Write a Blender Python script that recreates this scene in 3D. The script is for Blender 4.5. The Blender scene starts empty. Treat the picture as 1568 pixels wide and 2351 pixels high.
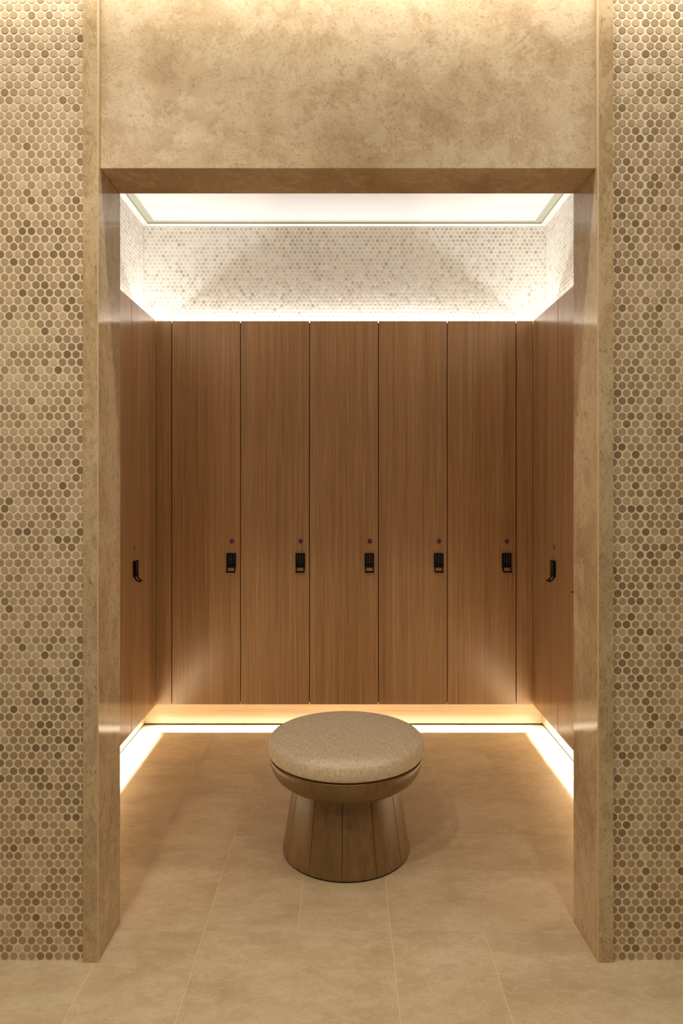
import bpy, bmesh, math, random
import numpy as np
from mathutils import Vector, noise

random.seed(7)
RNG = np.random.default_rng(11)
SC = bpy.context.scene
COL = SC.collection

# ------------------------------------------------------------------ camera
F = 1560.0            # focal length in pixels of the 1568x2351 frame
VX, VY = 790.0, 1118.0
H = 1.35              # camera height
cam_d = bpy.data.cameras.new('camera')
cam = bpy.data.objects.new('camera', cam_d)
COL.objects.link(cam)
cam.location = (0, 0, H)
cam.rotation_euler = (math.pi / 2, 0, 0)
cam_d.sensor_width = 36
cam_d.sensor_height = 36
cam_d.sensor_fit = 'VERTICAL'
cam_d.lens = F / 2351 * 36
cam_d.shift_x = -(VX - 784) / 2351
cam_d.shift_y = -(1175.5 - VY) / 2351
cam_d.clip_start = 0.02
SC.camera = cam

# ------------------------------------------------------------------ colour management
SC.view_settings.view_transform = 'Standard'
SC.view_settings.look = 'None'
SC.view_settings.gamma = 1
SC.view_settings.exposure = 0.0
SC.view_settings.use_curve_mapping = False
SC.cycles.use_denoising = True
SC.cycles.max_bounces = 14
SC.cycles.diffuse_bounces = 8
SC.cycles.glossy_bounces = 5
SC.cycles.sample_clamp_indirect = 6
SC.cycles.caustics_reflective = False
SC.cycles.caustics_refractive = False

# ------------------------------------------------------------------ geometry constants (metres)
D0 = 1.9277           # front face of the stone portal
DJ = 2.11             # inner face of the portal
D1 = 3.727            # face of the back lockers
XL, XR = -1.0315, 1.0362   # faces of the side lockers
DW = 3.824            # tiled wall above the back lockers
WXL, WXR = -1.129, 1.134
ZC = 2.818            # ceiling of the locker room
ZL = 2.2602           # top of the lockers
ZB = 0.1567           # bottom of the locker doors
DB = 3.85             # toe board plane
BXL, BXR = -1.130, 1.123
ZF = 2.84             # ceiling of the front room
ZTOP = 3.02           # top of the portal and of the front walls

# ------------------------------------------------------------------ lights
WARM = (1.0, 0.86, 0.66)
NEUT = (1.0, 0.99, 0.98)
UNDER = (1.0, 0.99, 0.97)
COVE = (1.0, 0.91, 0.76)

def area(name, loc, rot, sx, sy, watts, color, spread=180):
    d = bpy.data.lights.new(name, 'AREA')
    d.shape = 'RECTANGLE'
    d.size = sx
    d.size_y = sy
    d.energy = watts
    d.color = color
    d.spread = math.radians(spread)
    o = bpy.data.objects.new(name, d)
    COL.objects.link(o)
    o.location = loc
    o.rotation_euler = rot
    return o

PI = math.pi
P_TOP = 10.5
P_UND = 16.5
P_COVE = 16.0
P_DOWN = 7.0
# LED strips in the trough behind the locker tops, shining up
ZT = ZL - 0.045
area('cove_strip_back', (0, 3.801, ZT), (PI, 0, 0), 2.05, 0.012, P_TOP, NEUT)
area('cove_strip_left', (-1.104, 2.93, ZT), (PI, 0, PI / 2), 1.55, 0.012, P_TOP * .58, NEUT)
area('cove_strip_right', (1.109, 2.93, ZT), (PI, 0, PI / 2), 1.55, 0.012, P_TOP * .58, NEUT)
# LED strips under the lockers behind the door edges, shining down
ZU = ZB + 0.078
area('plinth_strip_back', (0, D1 + 0.0235, ZU), (0, 0, 0), 2.1, 0.004, P_UND * .60, UNDER, 62)
area('plinth_strip_left', (XL - 0.042, 2.92, ZU), (0, 0, PI / 2), 1.6, 0.024, P_UND * .75, UNDER, 80)
area('plinth_strip_right', (XR + 0.042, 2.92, ZU), (0, 0, PI / 2), 1.6, 0.024, P_UND * .75, UNDER, 80)
# cove strip of the front room, close to the wall
area('front_cove_strip', (0, D0 - 0.13, ZTOP - 0.03), (0, 0, 0), 3.6, 0.02, P_COVE * 1.2, COVE)
# unseen ceiling downlights over the front room, added as fill light
for lx in (-0.75, 0.75):
    for ly in (0.35, 1.15):
        area('fill_downlight', (lx, ly, ZF - 0.012), (0, 0, 0), 0.12, 0.12, P_DOWN * (1.4 if lx < 0 else .68), WARM, 150)

w = bpy.data.worlds.new('world')
SC.world = w
w.use_nodes = True
bgn = w.node_tree.nodes['Background']
bgn.inputs[0].default_value = (1.0, 0.87, 0.68, 1)
bgn.inputs[1].default_value = 0.155

# ------------------------------------------------------------------ material helpers
def srgb(r, g, b):
    def c(v):
        v /= 255
        return v / 12.92 if v <= .04045 else ((v + .055) / 1.055) ** 2.4
    return (c(r), c(g), c(b), 1)

class NT:
    def __init__(s, name):
        s.m = bpy.data.materials.new(name)
        s.m.use_nodes = True
        s.t = s.m.node_tree
        s.b = s.t.nodes['Principled BSDF']
    def n(s, typ, **kw):
        nd = s.t.nodes.new(typ)
        for k, v in kw.items():
            if k.startswith('i_'):
                key = k[2:].replace('_', ' ')
                nd.inputs[key].default_value = v
            else:
                setattr(nd, k, v)
        return nd
    def l(s, a, b):
        s.t.links.new(a, b)
    def coord(s, scale=(1, 1, 1), kind='Object', offset_random=False):
        tc = s.n('ShaderNodeTexCoord')
        src = tc.outputs[kind]
        if offset_random:
            oi = s.n('ShaderNodeObjectInfo')
            mu = s.n('ShaderNodeMath', operation='MULTIPLY')
            mu.inputs[1].default_value = 37.0
            s.l(oi.outputs['Random'], mu.inputs[0])
            cx = s.n('ShaderNodeCombineXYZ')
            s.l(mu.outputs[0], cx.inputs[0])
            s.l(mu.outputs[0], cx.inputs[2])
            ad = s.n('ShaderNodeVectorMath', operation='ADD')
            s.l(src, ad.inputs[0])
            s.l(cx.outputs[0], ad.inputs[1])
            src = ad.outputs[0]
        mp = s.n('ShaderNodeMapping')
        mp.inputs['Scale'].default_value = scale
        s.l(src, mp.inputs['Vector'])
        return mp.outputs[0]
    def noise(s, vec, scale, detail=4, rough=.55, dist=0.0):
        nd = s.n('ShaderNodeTexNoise')
        nd.inputs['Scale'].default_value = scale
        nd.inputs['Detail'].default_value = detail
        nd.inputs['Roughness'].default_value = rough
        nd.inputs['Distortion'].default_value = dist
        s.l(vec, nd.inputs['Vector'])
        return nd.outputs['Fac']
    def ramp(s, fac, stops):
        r = s.n('ShaderNodeValToRGB')
        e = r.color_ramp.elements
        while len(e) > 1:
            e.remove(e[0])
        e[0].position, e[0].color = stops[0]
        for p, c in stops[1:]:
            k = e.new(p)
            k.color = c
        s.l(fac, r.inputs['Fac'])
        return r.outputs['Color']
    def mix(s, fac, a, b, mode='MIX'):
        m = s.n('ShaderNodeMix', data_type='RGBA', blend_type=mode)
        for sock, v in ((m.inputs[0], fac), (m.inputs[6], a), (m.inputs[7], b)):
            if isinstance(v, bpy.types.NodeSocket):
                s.l(v, sock)
            else:
                sock.default_value = v
        return m.outputs[2]
    def math(s, op, a, b=0.0, c=0.0, clamp=False):
        m = s.n('ShaderNodeMath', operation=op, use_clamp=clamp)
        for sock, v in zip(m.inputs, (a, b, c)):
            if isinstance(v, bpy.types.NodeSocket):
                s.l(v, sock)
            else:
                sock.default_value = v
        return m.outputs[0]
    def bump(s, h, strength, dist):
        b = s.n('ShaderNodeBump')
        b.inputs['Strength'].default_value = strength
        b.inputs['Distance'].default_value = dist
        s.l(h, b.inputs['Height'])
        s.l(b.outputs[0], s.b.inputs['Normal'])

def g(v):
    return (v, v, v, 1)

def mat_plain(name, col, rough=.6, spec=.5):
    m = NT(name)
    v = m.coord()
    n = m.noise(v, 30, 3)
    c = m.mix(m.math('MULTIPLY', n, .12), col, (col[0] * .8, col[1] * .8, col[2] * .8, 1))
    m.l(c, m.b.inputs['Base Color'])
    m.b.inputs['Roughness'].default_value = rough
    m.b.inputs['Specular IOR Level'].default_value = spec
    return m.m

def mat_stone(name, base, dark, light, streak=(1, 1, 1), rough=.35, amt=1.0, spec=.5, scale=1.0, rvar=.15, tint=False):
    """warm limestone: clouds, crisp broken fragments, pits and fine grain"""
    m = NT(name)
    v = m.coord(streak)
    if tint:
        at = m.n('ShaderNodeAttribute', attribute_name='tint')
        ad = m.n('ShaderNodeVectorMath', operation='ADD')
        cx = m.n('ShaderNodeCombineXYZ')
        m.l(m.math('MULTIPLY', at.outputs['Fac'], 31.0), cx.inputs[2])
        m.l(v, ad.inputs[0])
        m.l(cx.outputs[0], ad.inputs[1])
        v = ad.outputs[0]
    def off(o):
        mp = m.n('ShaderNodeMapping')
        mp.inputs['Location'].default_value = (o, o * 1.7, o * .6)
        m.l(v, mp.inputs['Vector'])
        return mp.outputs[0]
    big = m.noise(v, 2.6 * scale, 10, .70, .2)
    pa = m.noise(off(5), 7 * scale, 11, .74, .5)
    pb = m.noise(off(9), 10 * scale, 11, .72, .7)
    pc = m.noise(off(13), 34 * scale, 9, .78, .6)
    sp = m.noise(off(17), 120 * scale, 6, .78, .3)
    gr = m.noise(off(21), 420, 3, .85)
    deep = (dark[0] * .66, dark[1] * .62, dark[2] * .56, 1)
    col = m.ramp(big, [(.34, dark), (.50, base), (.66, light)])
    col = m.mix(m.math('MULTIPLY', m.ramp(pa, [(.445, g(1)), (.468, g(0))]), .42 * amt, clamp=True), col, dark)
    col = m.mix(m.math('MULTIPLY', m.ramp(pb, [(.535, g(0)), (.555, g(1))]), .52 * amt, clamp=True), col, light)
    col = m.mix(m.math('MULTIPLY', m.ramp(pc, [(.40, g(1)), (.47, g(0))]), .55 * amt, clamp=True), col, dark)
    col = m.mix(m.math('MULTIPLY', m.ramp(sp, [(.36, g(1)), (.44, g(0))]), .75 * amt, clamp=True), col, deep)
    col = m.mix(m.math('MULTIPLY', m.ramp(sp, [(.57, g(0)), (.66, g(1))]), .55 * amt, clamp=True), col, light)
    k = m.math('MULTIPLY_ADD', gr, .75 * amt, 1 - .375 * amt)
    cg = m.n('ShaderNodeCombineColor')
    for q in range(3):
        m.l(k, cg.inputs[q])
    col = m.mix(1.0, col, cg.outputs[0], 'MULTIPLY')
    m.l(col, m.b.inputs['Base Color'])
    rg = m.math('MULTIPLY_ADD', pa, rvar, rough - rvar / 2)
    m.l(rg, m.b.inputs['Roughness'])
    m.b.inputs['Specular IOR Level'].default_value = spec
    m.bump(sp, .05, .0008)
    return m.m

def mat_wood(name, dark, mid, light, axis='z', rough=.38, spec=.5, dens=1.0, rnd=True, coat=0.0):
    """straight fine grain running along one axis"""
    m = NT(name)
    def sc(a, b):
        return {'z': (a, a, b), 'x': (b, a, a)}[axis]
    v1 = m.coord(sc(9 * dens, .25), offset_random=rnd)
    v2 = m.coord(sc(75 * dens, .9), offset_random=rnd)
    v3 = m.coord(sc(330 * dens, 3.5), offset_random=rnd)
    a = m.noise(v1, 1, 4, .6, .3)
    b = m.noise(v2, 1, 5, .65, .25)
    c = m.noise(v3, 1, 3, .6)
    s = m.math('ADD', m.math('MULTIPLY', a, .30), m.math('MULTIPLY', b, .38))
    s = m.math('ADD', s, m.math('MULTIPLY', c, .32))
    col = m.ramp(s, [(.33, dark), (.50, mid), (.66, light)])
    m.l(col, m.b.inputs['Base Color'])
    m.b.inputs['Roughness'].default_value = rough
    m.b.inputs['Specular IOR Level'].default_value = spec
    m.b.inputs['Coat Weight'].default_value = coat
    m.b.inputs['Coat Roughness'].default_value = .12
    m.bump(s, .05, .0004)
    return m.m

def mat_penny(name, dark, mid, light):
    m = NT(name)
    at = m.n('ShaderNodeAttribute', attribute_name='tint')
    v = m.coord()
    n = m.noise(v, 120, 5, .65, 1.0)
    t = m.math('ADD', at.outputs['Fac'], m.math('MULTIPLY', m.math('SUBTRACT', n, .5), .35))
    col = m.ramp(t, [(.0, dark), (.5, mid), (1.0, light)])
    m.l(col, m.b.inputs['Base Color'])
    m.b.inputs['Roughness'].default_value = .42
    m.b.inputs['Specular IOR Level'].default_value = .4
    m.bump(n, .06, .0008)
    return m.m

M = {}
M['penny'] = mat_penny('penny_stone', srgb(138, 114, 84), srgb(184, 160, 126), srgb(218, 198, 166))
M['penny_pale'] = mat_penny('penny_stone_pale_lit', srgb(178, 169, 152), srgb(208, 201, 186), srgb(228, 222, 210))  # paler copy of the tile for the inner walls, partly imitating their whiter light
M['grout_pale'] = mat_plain('pale_lit_grout', srgb(246, 242, 236), .8, .2)  # paler copy of the cream grout, partly for the same whiter light
M['grout'] = mat_plain('cream_grout', srgb(240, 228, 204), .8, .2)
M['header'] = mat_stone('header_stone', srgb(206, 184, 150), srgb(176, 148, 112), srgb(224, 206, 176), rough=.45, amt=.9)
M['jamb'] = mat_stone('portal_stone', srgb(200, 176, 140), srgb(170, 144, 108), srgb(216, 196, 162), streak=(1, 1, .5), rough=.07, amt=1.0, rvar=.015, spec=.4)
M['edge'] = mat_plain('lit_stone_edge', srgb(208, 186, 150), .4, .4)  # pale cut edge, lightened so its colour carries the light it catches
M['floor'] = mat_stone('floor_stone', srgb(205, 186, 153), srgb(188, 168, 134), srgb(216, 200, 170), streak=(.8, 1.5, 1), rough=.38, amt=.85, scale=1.9, tint=True)
M['floor_grout'] = mat_plain('floor_grout', srgb(228, 208, 172), .8, .2)
M['wood'] = mat_wood('locker_wood', srgb(138, 102, 68), srgb(176, 140, 102), srgb(206, 172, 134), rough=.24, spec=.6)
M['plinth'] = mat_wood('plinth_wood', srgb(194, 172, 136), srgb(212, 192, 158), srgb(224, 208, 178), axis='x', rough=.45)
M['stool_wood'] = mat_wood('stool_wood', srgb(98, 72, 42), srgb(120, 91, 55), srgb(136, 106, 68), rough=.34, dens=.35, rnd=False)
M['white'] = mat_plain('ceiling_paint', srgb(212, 209, 204), .9, .1)
M['reveal'] = mat_plain('reveal_paint', srgb(172, 170, 152), .8, .2)
M['plaster'] = mat_plain('plaster', srgb(222, 205, 178), .9, .1)
M['carcass'] = mat_plain('carcass_board', srgb(58, 40, 28), .6, .3)
M['black'] = mat_plain('black_plastic', (.004, .004, .0045, 1), .5, .2)
M['digit'] = mat_plain('key_print', srgb(205, 205, 205), .6, .3)
M['disc'] = mat_plain('number_disc', srgb(116, 76, 86), .4, .4)
M['numeral'] = mat_plain('numeral_ink', srgb(38, 8, 20), .5, .3)
M['dark'] = mat_plain('dark_foot', srgb(28, 20, 14), .6, .3)

def mat_fabric():
    m = NT('linen_fabric')
    tc = m.n('ShaderNodeTexCoord')
    def thr(scale, off):
        mp = m.n('ShaderNodeMapping')
        mp.inputs['Scale'].default_value = scale
        mp.inputs['Location'].default_value = (off, off, off)
        m.l(tc.outputs['UV'], mp.inputs['Vector'])
        return m.noise(mp.outputs[0], 1, 4, .7, .2)
    a = thr((520, 34, 1), 0)
    b = thr((34, 520, 1), 3)
    c = thr((90, 90, 1), 7)
    s = m.math('ADD', m.math('MULTIPLY', a, .48), m.math('MULTIPLY', b, .34))
    s = m.math('ADD', s, m.math('MULTIPLY', c, .18))
    col = m.ramp(s, [(.36, srgb(158, 140, 114)), (.5, srgb(220, 205, 178)), (.62, srgb(245, 234, 212))])
    m.l(col, m.b.inputs['Base Color'])
    m.b.inputs['Roughness'].default_value = .9
    m.b.inputs['Specular IOR Level'].default_value = .15
    m.b.inputs['Sheen Weight'].default_value = .15
    m.bump(s, .5, .0015)
    return m.m
M['fabric'] = mat_fabric()

# ------------------------------------------------------------------ mesh helpers
def link(name, me, mats, parent=None, smooth=False):
    o = bpy.data.objects.new(name, me)
    COL.objects.link(o)
    for mm in (mats if isinstance(mats, (list, tuple)) else [mats]):
        me.materials.append(mm)
    if parent:
        o.parent = parent
    if smooth:
        for p in me.polygons:
            p.use_smooth = True
    return o

def struct(o, label=None, category=None):
    o['kind'] = 'structure'
    return o

def tag(o, label, cat, group=None):
    o['label'] = label
    o['category'] = cat
    if group:
        o['group'] = group
    return o

def add_box(bm, x0, x1, y0, y1, z0, z1, mi=0):
    vs = [bm.verts.new(p) for p in ((x0, y0, z0), (x1, y0, z0), (x1, y1, z0), (x0, y1, z0),
                                    (x0, y0, z1), (x1, y0, z1), (x1, y1, z1), (x0, y1, z1))]
    fs = []
    for q in ((0, 3, 2, 1), (4, 5, 6, 7), (0, 1, 5, 4), (1, 2, 6, 5), (2, 3, 7, 6), (3, 0, 4, 7)):
        f = bm.faces.new([vs[i] for i in q])
        f.material_index = mi
        fs.append(f)
    return vs, fs

def bevel_all(bm, off, seg=2):
    bmesh.ops.bevel(bm, geom=list(bm.edges), offset=off, segments=seg, profile=.5, affect='EDGES')

def finish(bm, name):
    me = bpy.data.meshes.new(name)
    bmesh.ops.recalc_face_normals(bm, faces=bm.faces)
    bm.to_mesh(me)
    bm.free()
    return me

def box_obj(name, x0, x1, y0, y1, z0, z1, mat, parent=None, bev=0, seg=2):
    bm = bmesh.new()
    add_box(bm, x0, x1, y0, y1, z0, z1)
    if bev:
        bevel_all(bm, bev, seg)
    return link(name, finish(bm, name), mat, parent)

def lathe(name, prof, seg=96, close_top=False, close_bot=False):
    bm = bmesh.new()
    rings = []
    for r, z in prof:
        if r < 1e-6:
            rings.append([bm.verts.new((0, 0, z))])
        else:
            rings.append([bm.verts.new((r * math.cos(2 * PI * i / seg), r * math.sin(2 * PI * i / seg), z)) for i in range(seg)])
    for a, b in zip(rings, rings[1:]):
        for i in range(seg):
            j = (i + 1) % seg
            if len(a) == 1:
                bm.faces.new((a[0], b[j], b[i]))
            elif len(b) == 1:
                bm.faces.new((a[i], a[j], b[0]))
            else:
                bm.faces.new((a[i], a[j], b[j], b[i]))
    return finish(bm, name)

# ------------------------------------------------------------------ penny-round walls
def penny_wall(name, org, U, V, N, W, Ht, pu, pv, r, u_first, v_first, depth, seg=20, back=.06, th=.0009, gap=None, jit=.0003, pale=False):
    """org: corner of the grout plane; U along, V up, N towards the viewer. Slab + raised discs."""
    org, U, V, N = (np.array(a, float) for a in (org, U, V, N))
    verts, faces, mats, tint = [], [], [], []
    # slab
    c = [org, org + U * W, org + U * W + V * Ht, org + V * Ht]
    c += [p - N * back for p in c]
    verts += [tuple(p) for p in c]
    faces += [(0, 1, 2, 3), (7, 6, 5, 4), (0, 4, 5, 1), (1, 5, 6, 2), (2, 6, 7, 3), (3, 7, 4, 0)]
    mats += [1, 2, 2, 2, 2, 2]
    tint += [.5] * 6
    ang = np.arange(seg) * 2 * PI / seg
    ca, sa = np.cos(ang), np.sin(ang)
    rows = int(Ht / pv) + 2
    base = len(verts)
    off_seed = RNG.random(3) * 100
    for j in range(-1, rows):
        v0 = v_first + j * pv
        if v0 < -r * .6 or v0 > Ht + r * .6:
            continue
        u0 = (u_first + (pu / 2 if j % 2 else 0)) % pu - pu
        k = 0
        while u0 + k * pu < W + r:
            uc = u0 + k * pu + RNG.normal(0, jit)
            vc = v0 + RNG.normal(0, jit)
            if gap and uc > gap[0]:
                uc += gap[1]
            k += 1
            if uc < -r * .75 or uc > W + r * .75:
                continue
            rr = r * (1 + RNG.normal(0, .012))
            cl = noise.noise(Vector((uc * 2.2 + off_seed[0], vc * 2.2 + off_seed[1], off_seed[2])))
            t = .56 + cl * .45 + RNG.normal(0, .19)
            if RNG.random() < .10:
                t -= .28
            t = min(1, max(0, t))
            for rad, hh in ((rr, -.0002), (rr, th * .72), (rr * .93, th)):
                uu = np.clip(uc + ca * rad, 0.0003, W - .0003)
                vv = np.clip(vc + sa * rad, 0.0003, Ht - .0003)
                P = org[None] + U[None] * uu[:, None] + V[None] * vv[:, None] + N[None] * hh
                verts += [tuple(p) for p in P]
            for q in range(2):
                o1 = base + q * seg
                o2 = o1 + seg
                for i in range(seg):
                    jn = (i + 1) % seg
                    faces.append((o1 + i, o1 + jn, o2 + jn, o2 + i))
                mats += [0] * seg
                tint += [t] * seg
            faces.append(tuple(base + 2 * seg + i for i in range(seg)))
            mats.append(0)
            tint.append(t)
            base += 3 * seg
    me = bpy.data.meshes.new(name)
    me.from_pydata(verts, [], faces)
    me.polygons.foreach_set('material_index', mats)
    at = me.attributes.new('tint', 'FLOAT', 'FACE')
    at.data.foreach_set('value', np.array(tint, dtype=np.float32))
    o = link(name, me, [M['penny_pale'] if pale else M['penny'], M['grout_pale'] if pale else M['grout'], M['plaster']])
    return struct(o)

DG = 1.9385
XLO, XRO = -0.7414, 0.7636      # outer edges of the portal posts
WL = 1.16
penny_wall('wall_front_left', (XLO - WL, DG, 0), (1, 0, 0), (0, 0, 1), (0, -1, 0), WL, ZTOP, .0254, .022, .0107,
           WL - (XLO + .7646), .0122, 0, back=.165)
penny_wall('wall_front_right', (XRO, DG, 0), (1, 0, 0), (0, 0, 1), (0, -1, 0), WL, ZTOP, .0254, .022, .0107,
           .7934 - XRO, .0122, 0, back=.165, gap=(.085, .0035))
Z2 = ZL - .06
penny_wall('wall_back', (WXL, DW + .0016, Z2), (1, 0, 0), (0, 0, 1), (0, -1, 0), WXR - WXL, ZC - Z2, .0251, .0217, .0103,
           .0115, (2.8016 - Z2) % .0217, 0, seg=12, pale=True)
penny_wall('wall_left', (WXL, DJ, Z2), (0, 1, 0), (0, 0, 1), (1, 0, 0), DW - DJ, ZC - Z2, .0251, .0217, .0103,
           .012, (2.8016 - Z2) % .0217, 0, seg=12, pale=True)
penny_wall('wall_right', (WXR, DJ, Z2), (0, 1, 0), (0, 0, 1), (-1, 0, 0), DW - DJ, ZC - Z2, .0251, .0217, .0103,
           .012, (2.8016 - Z2) % .0217, 0, seg=12, pale=True)

# ------------------------------------------------------------------ stone portal
def post(name, xo, xf, xb):
    """a post: outer side xo, inner side xf at the front and xb at the back, small eased inner front edge"""
    s = 1 if xf > xo else -1
    e = .0030
    xm = xf + (xb - xf) * .09
    pts = [(xo, D0), (xf - s * e, D0), (xf, D0 + e), (xm, D0 + .0162), (xb, DJ), (xo, DJ)]
    bm = bmesh.new()
    lv = [[bm.verts.new((x, y, z)) for x, y in pts] for z in (0, 2.2605, ZTOP)]
    bm.faces.new(lv[0])
    bm.faces.new(lv[2])
    for q, (lo, hi) in enumerate(zip(lv, lv[1:])):
        for i in range(len(pts)):
            j = (i + 1) % len(pts)
            f = bm.faces.new((lo[i], lo[j], hi[j], hi[i]))
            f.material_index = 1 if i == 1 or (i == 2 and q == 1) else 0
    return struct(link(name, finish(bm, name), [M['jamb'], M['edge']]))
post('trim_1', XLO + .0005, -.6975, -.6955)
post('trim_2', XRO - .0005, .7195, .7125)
bm = bmesh.new()
add_box(bm, -.6975, .7195, 1.9432, DJ, 2.2605, ZTOP)
for v in bm.verts:
    if v.co.y > 2.1:
        v.co.x = -.6955 if v.co.x < 0 else .7125
bevel_all(bm, .0015, 1)
struct(link('trim_3', finish(bm, 'trim_3'), M['header']))

# ------------------------------------------------------------------ floor
def floor():
    P = .2837
    X0 = .142
    rows = [(3.7625, 4.33), (3.1960, 3.7625), (2.6315, 3.1960), (2.0660, 2.6315), (1.4990, 2.0660)]
    cuts = {0: [-5, -2, 1, 3], 1: [-4, -3, -1, 1, 2], 2: [-4, -3, -2, 0, 1, 3], 3: [-4, -2, -1, 0, 2, 4], 4: [-5, -3, -2, 0, 1, 3]}
    y = 1.4990
    k = 5
    while y > -1.2:
        rows.append((y - .5665, y))
        cuts[k] = sorted(random.sample(range(-6, 7), 7))
        y -= .5665
        k += 1
    bm = bmesh.new()
    tl = bm.faces.layers.float.new('tint')
    gp = .0011
    xe0, xe1 = -1.92, 1.94
    for i, (a, b) in enumerate(rows):
        xs = [xe0] + [X0 + P * c for c in cuts[i] if xe0 + .05 < X0 + P * c < xe1 - .05] + [xe1]
        for p, q in zip(xs, xs[1:]):
            t_ = random.random()
            for f in add_box(bm, p + gp, q - gp, a + gp, b - gp, -.012, 0)[1]:
                f[tl] = t_
    ylo = rows[-1][0]
    add_box(bm, xe0, xe1, ylo, 4.33, -.06, -.0006, 1)
    struct(link('floor', finish(bm, 'floor'), [M['floor'], M['floor_grout']]))
    return ylo
YLO = floor()

# ------------------------------------------------------------------ ceilings
def ceiling():
    bm = bmesh.new()
    def ring(x0, x1, y0, y1, z):
        return [bm.verts.new(p) for p in ((x0, y0, z), (x1, y0, z), (x1, y1, z), (x0, y1, z))]
    a, b = .034, .080
    gd = .008
    def R(o, z):
        return ring(WXL + o, WXR - o, DJ + o, DW - o, z)
    rs = [ring(WXL - .05, WXR + .05, DJ - .05, DW + .05, ZC), R(a, ZC), R(a, ZC + gd), R(b, ZC + gd), R(b, ZC)]
    mi = [0, 1, 1, 1]
    for (r1, r2), m_ in zip(zip(rs, rs[1:]), mi):
        for i in range(4):
            j = (i + 1) % 4
            f = bm.faces.new((r1[i], r1[j], r2[j], r2[i]))
            f.material_index = m_
    bm.faces.new(rs[-1])
    bmesh.ops.recalc_face_normals(bm, faces=bm.faces)
    add_box(bm, WXL - .05, WXR + .05, DJ - .05, DW + .05, ZC + .03, ZC + .08)
    me = bpy.data.meshes.new('ceiling')
    bm.to_mesh(me)
    bm.free()
    struct(link('ceiling', me, [M['white'], M['reveal']]))
    # front room ceiling with a slot along the wall for the light strip
    bm = bmesh.new()
    add_box(bm, -1.92, 1.94, YLO, D0 - .23, ZF, ZF + .05)
    add_box(bm, -1.92, 1.94, D0 - .28, D0 - .23, ZF + .05, ZTOP - .05)
    add_box(bm, -1.92, 1.94, D0 - .28, D0 + .19, ZTOP, ZTOP + .04)
    struct(link('ceiling_front', finish(bm, 'ceiling_front'), M['white']))
ceiling()

# ------------------------------------------------------------------ lower shell behind the lockers, plinths
def shell():
    bm = bmesh.new()
    add_box(bm, -1.62, 1.64, 4.27, 4.33, 0, ZC + .08)
    struct(link('wall_back_lower', finish(bm, 'wall_back_lower'), M['plaster']))
    bm = bmesh.new()
    add_box(bm, -1.62, -1.56, DJ, 4.27, 0, ZC + .08)
    struct(link('wall_left_lower', finish(bm, 'wall_left_lower'), M['plaster']))
    bm = bmesh.new()
    add_box(bm, 1.58, 1.64, DJ, 4.27, 0, ZC + .08)
    struct(link('wall_right_lower', finish(bm, 'wall_right_lower'), M['plaster']))
shell()

def plinth(name, cx, cy, length, rot):
    o = box_obj(name, -length / 2, length / 2, 0, .016, .0105, .226, M['plinth'])
    o.location = (cx, cy, 0)
    o.rotation_euler = (0, 0, rot)
    return struct(o)
plinth('baseboard_back', (BXL + BXR) / 2, DB, BXR - BXL + .03, 0)
plinth('baseboard_left', BXL, (DJ + DB) / 2, DB - DJ, PI / 2)
plinth('baseboard_right', BXR, (DJ + DB) / 2, DB - DJ, -PI / 2)

# ------------------------------------------------------------------ locker kit, local frame: x right, -y towards the viewer, z up
DT = .019
DOORW = .378
GAP = .0042

def text_mesh(txt, size, depth):
    c = bpy.data.curves.new('t', 'FONT')
    c.body = txt
    c.size = size
    c.align_x = 'CENTER'
    c.align_y = 'CENTER'
    c.extrude = depth
    c.resolution_u = 4
    o = bpy.data.objects.new('t', c)
    COL.objects.link(o)
    bpy.context.view_layer.update()
    me = bpy.data.meshes.new_from_object(o.evaluated_get(bpy.context.evaluated_depsgraph_get()))
    bpy.data.objects.remove(o)
    bpy.data.curves.remove(c)
    # lay it upright: text x->x, text y->z, facing -y
    xs = [v.co.x for v in me.vertices]
    ys = [v.co.y for v in me.vertices]
    mx, my = (max(xs) + min(xs)) / 2, (max(ys) + min(ys)) / 2
    for v in me.vertices:
        x, y, z = v.co
        v.co = (x - mx, -z, y - my)
    return me

def merge(meshes_offsets, name):
    bm = bmesh.new()
    for me, off in meshes_offsets:
        n0 = len(bm.verts)
        bm.from_mesh(me)
        bm.verts.ensure_lookup_table()
        for v in bm.verts[n0:]:
            v.co += Vector(off)
    me = bpy.data.meshes.new(name)
    bm.to_mesh(me)
    bm.free()
    return me

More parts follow.
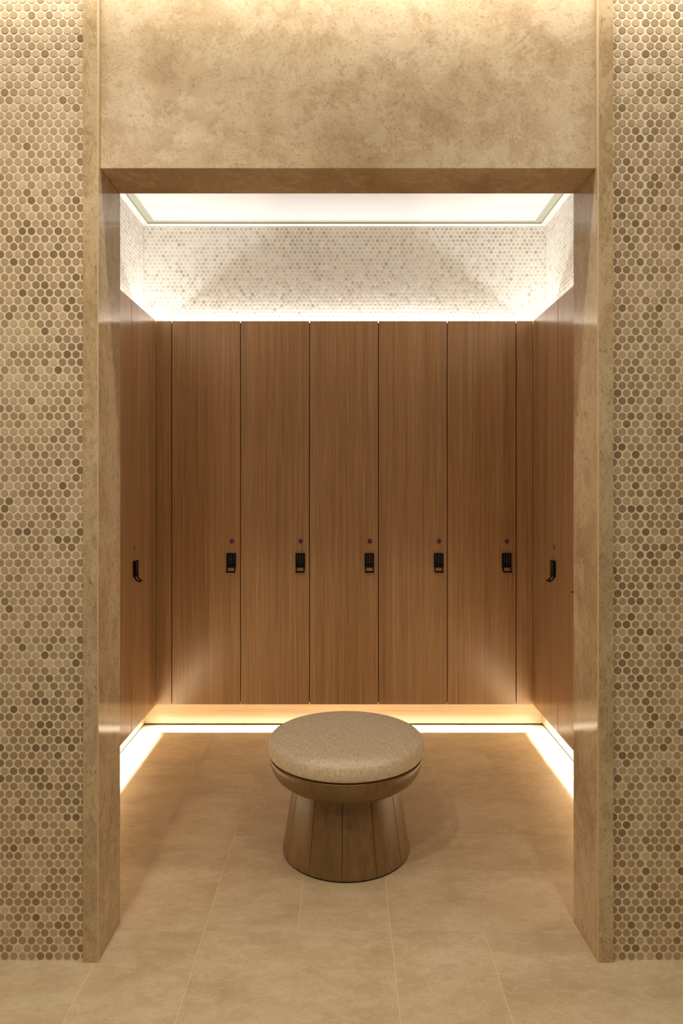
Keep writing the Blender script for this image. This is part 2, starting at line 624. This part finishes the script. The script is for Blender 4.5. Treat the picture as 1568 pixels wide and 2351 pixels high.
LW, LH, LT = .051, .0775, .0135
def lock_meshes():
    bm = bmesh.new()
    add_box(bm, -LW / 2, LW / 2, -LT, 0, -LH, 0)
    bevel_all(bm, .0016, 2)
    body = finish(bm, 'lock_body')
    # handle: curved pull with a window, swept in the y-z plane
    prof = []
    for i in range(9):
        a = i / 8 * math.radians(68)
        R = .026
        prof.append((-(LT * .52) - R * (1 - math.cos(a)) - .0035 * i / 8, -LH + .004 - R * math.sin(a) - .0015 * i / 8))
    th = .0052
    def strip(x0, x1, pr):
        rings = []
        for i, (y, z) in enumerate(pr):
            p0 = pr[max(0, i - 1)]
            p1 = pr[min(len(pr) - 1, i + 1)]
            t = Vector((p1[0] - p0[0], p1[1] - p0[1])).normalized()
            n = Vector((t.y, -t.x))
            rings.append([bm.verts.new((x, y + n.x * k * th / 2, z + n.y * k * th / 2)) for x, k in ((x0, 1), (x1, 1), (x1, -1), (x0, -1))])
        for a, b in zip(rings, rings[1:]):
            for i in range(4):
                j = (i + 1) % 4
                bm.faces.new((a[i], a[j], b[j], b[i]))
        bm.faces.new(rings[0])
        bm.faces.new(rings[-1])
    bm = bmesh.new()
    strip(-LW / 2 + .001, -LW / 2 + .0075, prof)
    strip(LW / 2 - .0075, LW / 2 - .001, prof)
    y, z = prof[-1]
    t = Vector((prof[-1][0] - prof[-2][0], prof[-1][1] - prof[-2][1])).normalized()
    ext = [(prof[-2][0], prof[-2][1]), (y, z), (y + t.x * .006, z + t.y * .006)]
    strip(-LW / 2 + .001, LW / 2 - .001, ext)
    strip(-LW / 2 + .001, LW / 2 - .001, [prof[0], prof[1]])
    handle = finish(bm, 'lock_handle')
    keys = []
    for r_, row in enumerate(('123', '456', '789', '*0#')):
        for c_, ch in enumerate(row):
            keys.append((text_mesh(ch, .0072, .0001), ((c_ - 1) * .0133, -LT - .0003, -.0115 - r_ * .0122)))
    keypad = merge(keys, 'keypad_print')
    # faint mark printed under the keys
    bm = bmesh.new()
    for dx, dz, s in ((-.0035, 0, .0011), (.0035, 0, .0011), (-.001, -.0035, .0009), (.003, -.0062, .0012)):
        add_box(bm, dx - s, dx + s, -LT - .0003, -LT + .0002, -.0585 + dz - s, -.0585 + dz + s)
    mark = finish(bm, 'printed_mark')
    return body, handle, keypad, mark
BODY, HANDLE, KEYPAD, MARK = lock_meshes()
for me, k in ((BODY, 'black'), (HANDLE, 'black'), (KEYPAD, 'digit'), (MARK, 'carcass')):
    me.materials.append(M[k])
DISC = lathe('number_disc', [(0, 0), (.0138, 0), (.0138, .0009), (.0132, .0013), (0, .0013)], 40)
for v in DISC.vertices:
    x, y, z = v.co
    v.co = (x, -z, y)
DISC.flip_normals()
DISC.materials.append(M['disc'])

def door_mesh(wd):
    bm = bmesh.new()
    add_box(bm, -wd / 2 + GAP / 2, wd / 2 - GAP / 2, 0, DT, ZB, ZL)
    bevel_all(bm, .0009, 1)
    return finish(bm, 'door')
DOOR = door_mesh(DOORW)
DOOR_SIDE = door_mesh(.375)
for d in (DOOR, DOOR_SIDE):
    d.materials.append(M['wood'])
def carcass_mesh(wd, dp):
    bm = bmesh.new()
    add_box(bm, -wd / 2 + .0008, wd / 2 - .0008, DT + .002, dp, ZB + .083, ZL - .062)
    add_box(bm, -wd / 2 - .003, -wd / 2 + .003, DT + .0002, DT + .0018, ZB + .007, ZL - .006)  # hidden batten added behind the seam to block leaking strip light
    return finish(bm, 'locker_body')
CARC = carcass_mesh(DOORW, .50)
CARC_S = carcass_mesh(.375, .50)
for c in (CARC, CARC_S):
    c.materials.append(M['carcass'])

ZN = 1.0525
def locker(x, y, rot, side, num, label, group, sidewall=False, ladj=0.0):
    e = bpy.data.objects.new('locker', None)
    COL.objects.link(e)
    e.empty_display_size = .1
    e.location = (x, y, 0)
    e.rotation_euler = (0, 0, rot)
    tag(e, label, 'locker', group)
    def ch(name, me, loc=(0, 0, 0), par=None):
        o = bpy.data.objects.new(name, me)
        COL.objects.link(o)
        o.parent = par or e
        o.location = loc
        return o
    ch('locker_body', CARC_S if sidewall else CARC)
    ch('door', DOOR_SIDE if sidewall else DOOR)
    half = (.375 if sidewall else DOORW) / 2
    lx = side * (half - .0500) + ladj
    lk = ch('keypad_lock', BODY, (lx, 0, .987))
    ch('lock_handle', HANDLE, (0, 0, 0), lk)['label'] = 'black curved pull under the keypad'
    ch('keypad_print', KEYPAD, (0, 0, 0), lk)['label'] = 'grey key digits in four rows of three'
    ch('printed_mark', MARK, (0, 0, 0), lk)
    lk['label'] = 'black keypad lock'
    dc = ch('number_disc', DISC, (side * (half - .0475) + ladj, -.0001, ZN))
    dc['label'] = 'small round purple brown number disc'
    if num:
        me = text_mesh(num, .0265, .0002)
        me.materials.append(M['numeral'])
        ch('numeral', me, (0, -.0013, 0), dc)['label'] = 'dark numeral ' + num
    return e

GB = 'wooden lockers along the back wall'
GS = 'wooden lockers along the side walls'
x0 = (394 - VX) * D1 / F
pos = {7: 'wooden locker numbered 7, leftmost full door of the back wall',
       6: 'wooden locker numbered 6, second full door from the left on the back wall',
       5: 'wooden locker numbered 5, middle door of the back wall behind the stool',
       4: 'wooden locker numbered 4, second full door from the right on the back wall',
       3: 'wooden locker numbered 3, rightmost full door of the back wall'}
for i, n in enumerate((7, 6, 5, 4, 3)):
    locker(x0 + DOORW * (i + .5), D1, 0, 1, str(n), pos[n], GB, ladj=(0, 0, 0, .002, -.004)[i])
SEAM = 3.670
for k in range(2):
    yc = SEAM - .375 * (k + .5)
    locker(XL, yc, PI / 2, -1, None,
           ('wooden locker on the left wall nearest the back corner, black lock seen edge on',
            'wooden locker on the left wall cut off by the stone post, no lock visible')[k], GS, True)
    locker(XR, yc, -PI / 2, 1, None,
           ('wooden locker on the right wall nearest the back corner, black lock seen edge on',
            'wooden locker on the right wall cut off by the stone post, handle tip showing')[k], GS, True, ladj=-.006)

# fillers and panels standing in for the unseen lockers beside the portal
def filler(name, x, y, rot, wd, cuts=(), ex=.003):
    bm = bmesh.new()
    xs = [-wd / 2] + list(cuts) + [wd / 2]
    for a, b in zip(xs, xs[1:]):
        add_box(bm, a + .0008, b - .0008, 0, DT, ZB, ZL)
    add_box(bm, -wd / 2 + .001, wd / 2 - .001, DT + .002, .045, ZB + .083, ZL - .062)
    add_box(bm, -wd / 2 - ex, wd / 2 + ex, DT + .0003, DT + .0017, ZB + .0071, ZL - .0061)  # hidden backing added to stop strip light leaking past the filler
    o = link(name, finish(bm, name), M['wood'])
    o.location = (x, y, 0)
    o.rotation_euler = (0, 0, rot)
    return struct(o)
xe = x0 + 5 * DOORW
filler('trim_4', (XL + x0) / 2 - .0004, D1, 0, x0 - XL - GAP / 2, ex=.012)
filler('trim_5', (XR + xe) / 2 + .0004, D1, 0, XR - xe - GAP / 2, ex=.012)
filler('trim_6', XL, (SEAM + D1) / 2, PI / 2, D1 - SEAM - .001)
filler('trim_7', XR, (SEAM + D1) / 2, -PI / 2, D1 - SEAM - .001)
near = SEAM - .75
filler('trim_8', XL, (DJ + near) / 2, PI / 2, near - DJ - .003, (-.0, .02 + .185))
filler('trim_9', XR, (DJ + near) / 2, -PI / 2, near - DJ - .003, (0, -.205))

# ------------------------------------------------------------------ stool
def stool():
    e = bpy.data.objects.new('stool', None)
    COL.objects.link(e)
    e.location = (.0074, 2.5485, 0)
    tag(e, 'round wooden pedestal stool with a beige linen cushion, standing on the stone floor', 'stool')
    # base of twelve tapered staves with fine joints
    N = 12
    off = math.radians(-90 - 3.6)
    bm = bmesh.new()
    prof = [(.2300, .004), (.2362, .006), (.2367, .010), (.2268, .066), (.2165, .130), (.2068, .195), (.1985, .245), (.1945, .285)]
    sub = 8
    rings = []
    for r, z in prof:
        ring = []
        for s in range(N):
            a0 = off + s * 2 * PI / N
            da = .0016 / r
            ring.append((r - .003, a0))
            for q in range(sub + 1):
                ring.append((r, a0 + da + (2 * PI / N - 2 * da) * q / sub))
        rings.append([bm.verts.new((rr * math.cos(a), rr * math.sin(a), z)) for rr, a in ring])
    n = len(rings[0])
    for a, b in zip(rings, rings[1:]):
        for i in range(n):
            j = (i + 1) % n
            bm.faces.new((a[i], a[j], b[j], b[i]))
    bm.faces.new(rings[0])
    bm.faces.new(rings[-1])
    link('base', finish(bm, 'base'), M['stool_wood'], e)['label'] = 'tapered base of vertical wooden staves'
    link('foot_ring', lathe('foot_ring', [(0, 0), (.232, 0), (.232, .0045), (0, .0045)], 96), M['dark'], e)['label'] = 'thin black foot ring'
    # seat bowl
    pr = [(0, .262), (.192, .262), (.198, .2622)]
    for i in range(1, 13):
        a = i / 12 * PI / 2
        pr.append((.198 + .0855 * math.sin(a), .345 - .083 * math.cos(a)))
    pr += [(.2835, .3505), (.2822, .3540), (.279, .3555), (.0, .3555)]
    link('seat_bowl', lathe('seat_bowl', pr, 128), M['stool_wood'], e, smooth=True)['label'] = 'smooth rounded wooden bowl under the cushion'
    # cushion
    zb, zt, R = .3600, .4235, .2885
    prc = [(0, zb - .0044), (.262, zb - .0044), (.272, zb), (R - .008, zb + .001), (R - .003, zb + .004), (R, zb + .012), (R + .0008, zb + .026), (R, zt - .020), (R - .003, zt - .011),
           (R - .008, zt - .0062), (R - .0105, zt - .0056), (R - .0125, zt - .0062), (R - .016, zt - .0048), (R - .03, zt - .0024), (.22, zt - .0006), (.14, zt + .0006), (.06, zt + .0008), (0, zt + .0008)]
    me = lathe('cushion', prc, 128)
    uv = me.uv_layers.new(name='UVMap')
    for p in me.polygons:
        zs = [me.vertices[v].co for v in p.vertices]
        top = min(c.z for c in zs) > zt - .0075
        cen = p.center
        for li in p.loop_indices:
            c = me.vertices[me.loops[li].vertex_index].co
            if top or cen.z < zb:
                uv.data[li].uv = (c.x, c.y)
            else:
                a = math.atan2(c.y, c.x)
                ac = math.atan2(cen.y, cen.x)
                if a - ac > PI:
                    a -= 2 * PI
                if ac - a > PI:
                    a += 2 * PI
                uv.data[li].uv = (a * R, c.z)
    link('cushion', me, M['fabric'], e, smooth=True)['label'] = 'thick round beige linen cushion with a stitched edge'
stool()
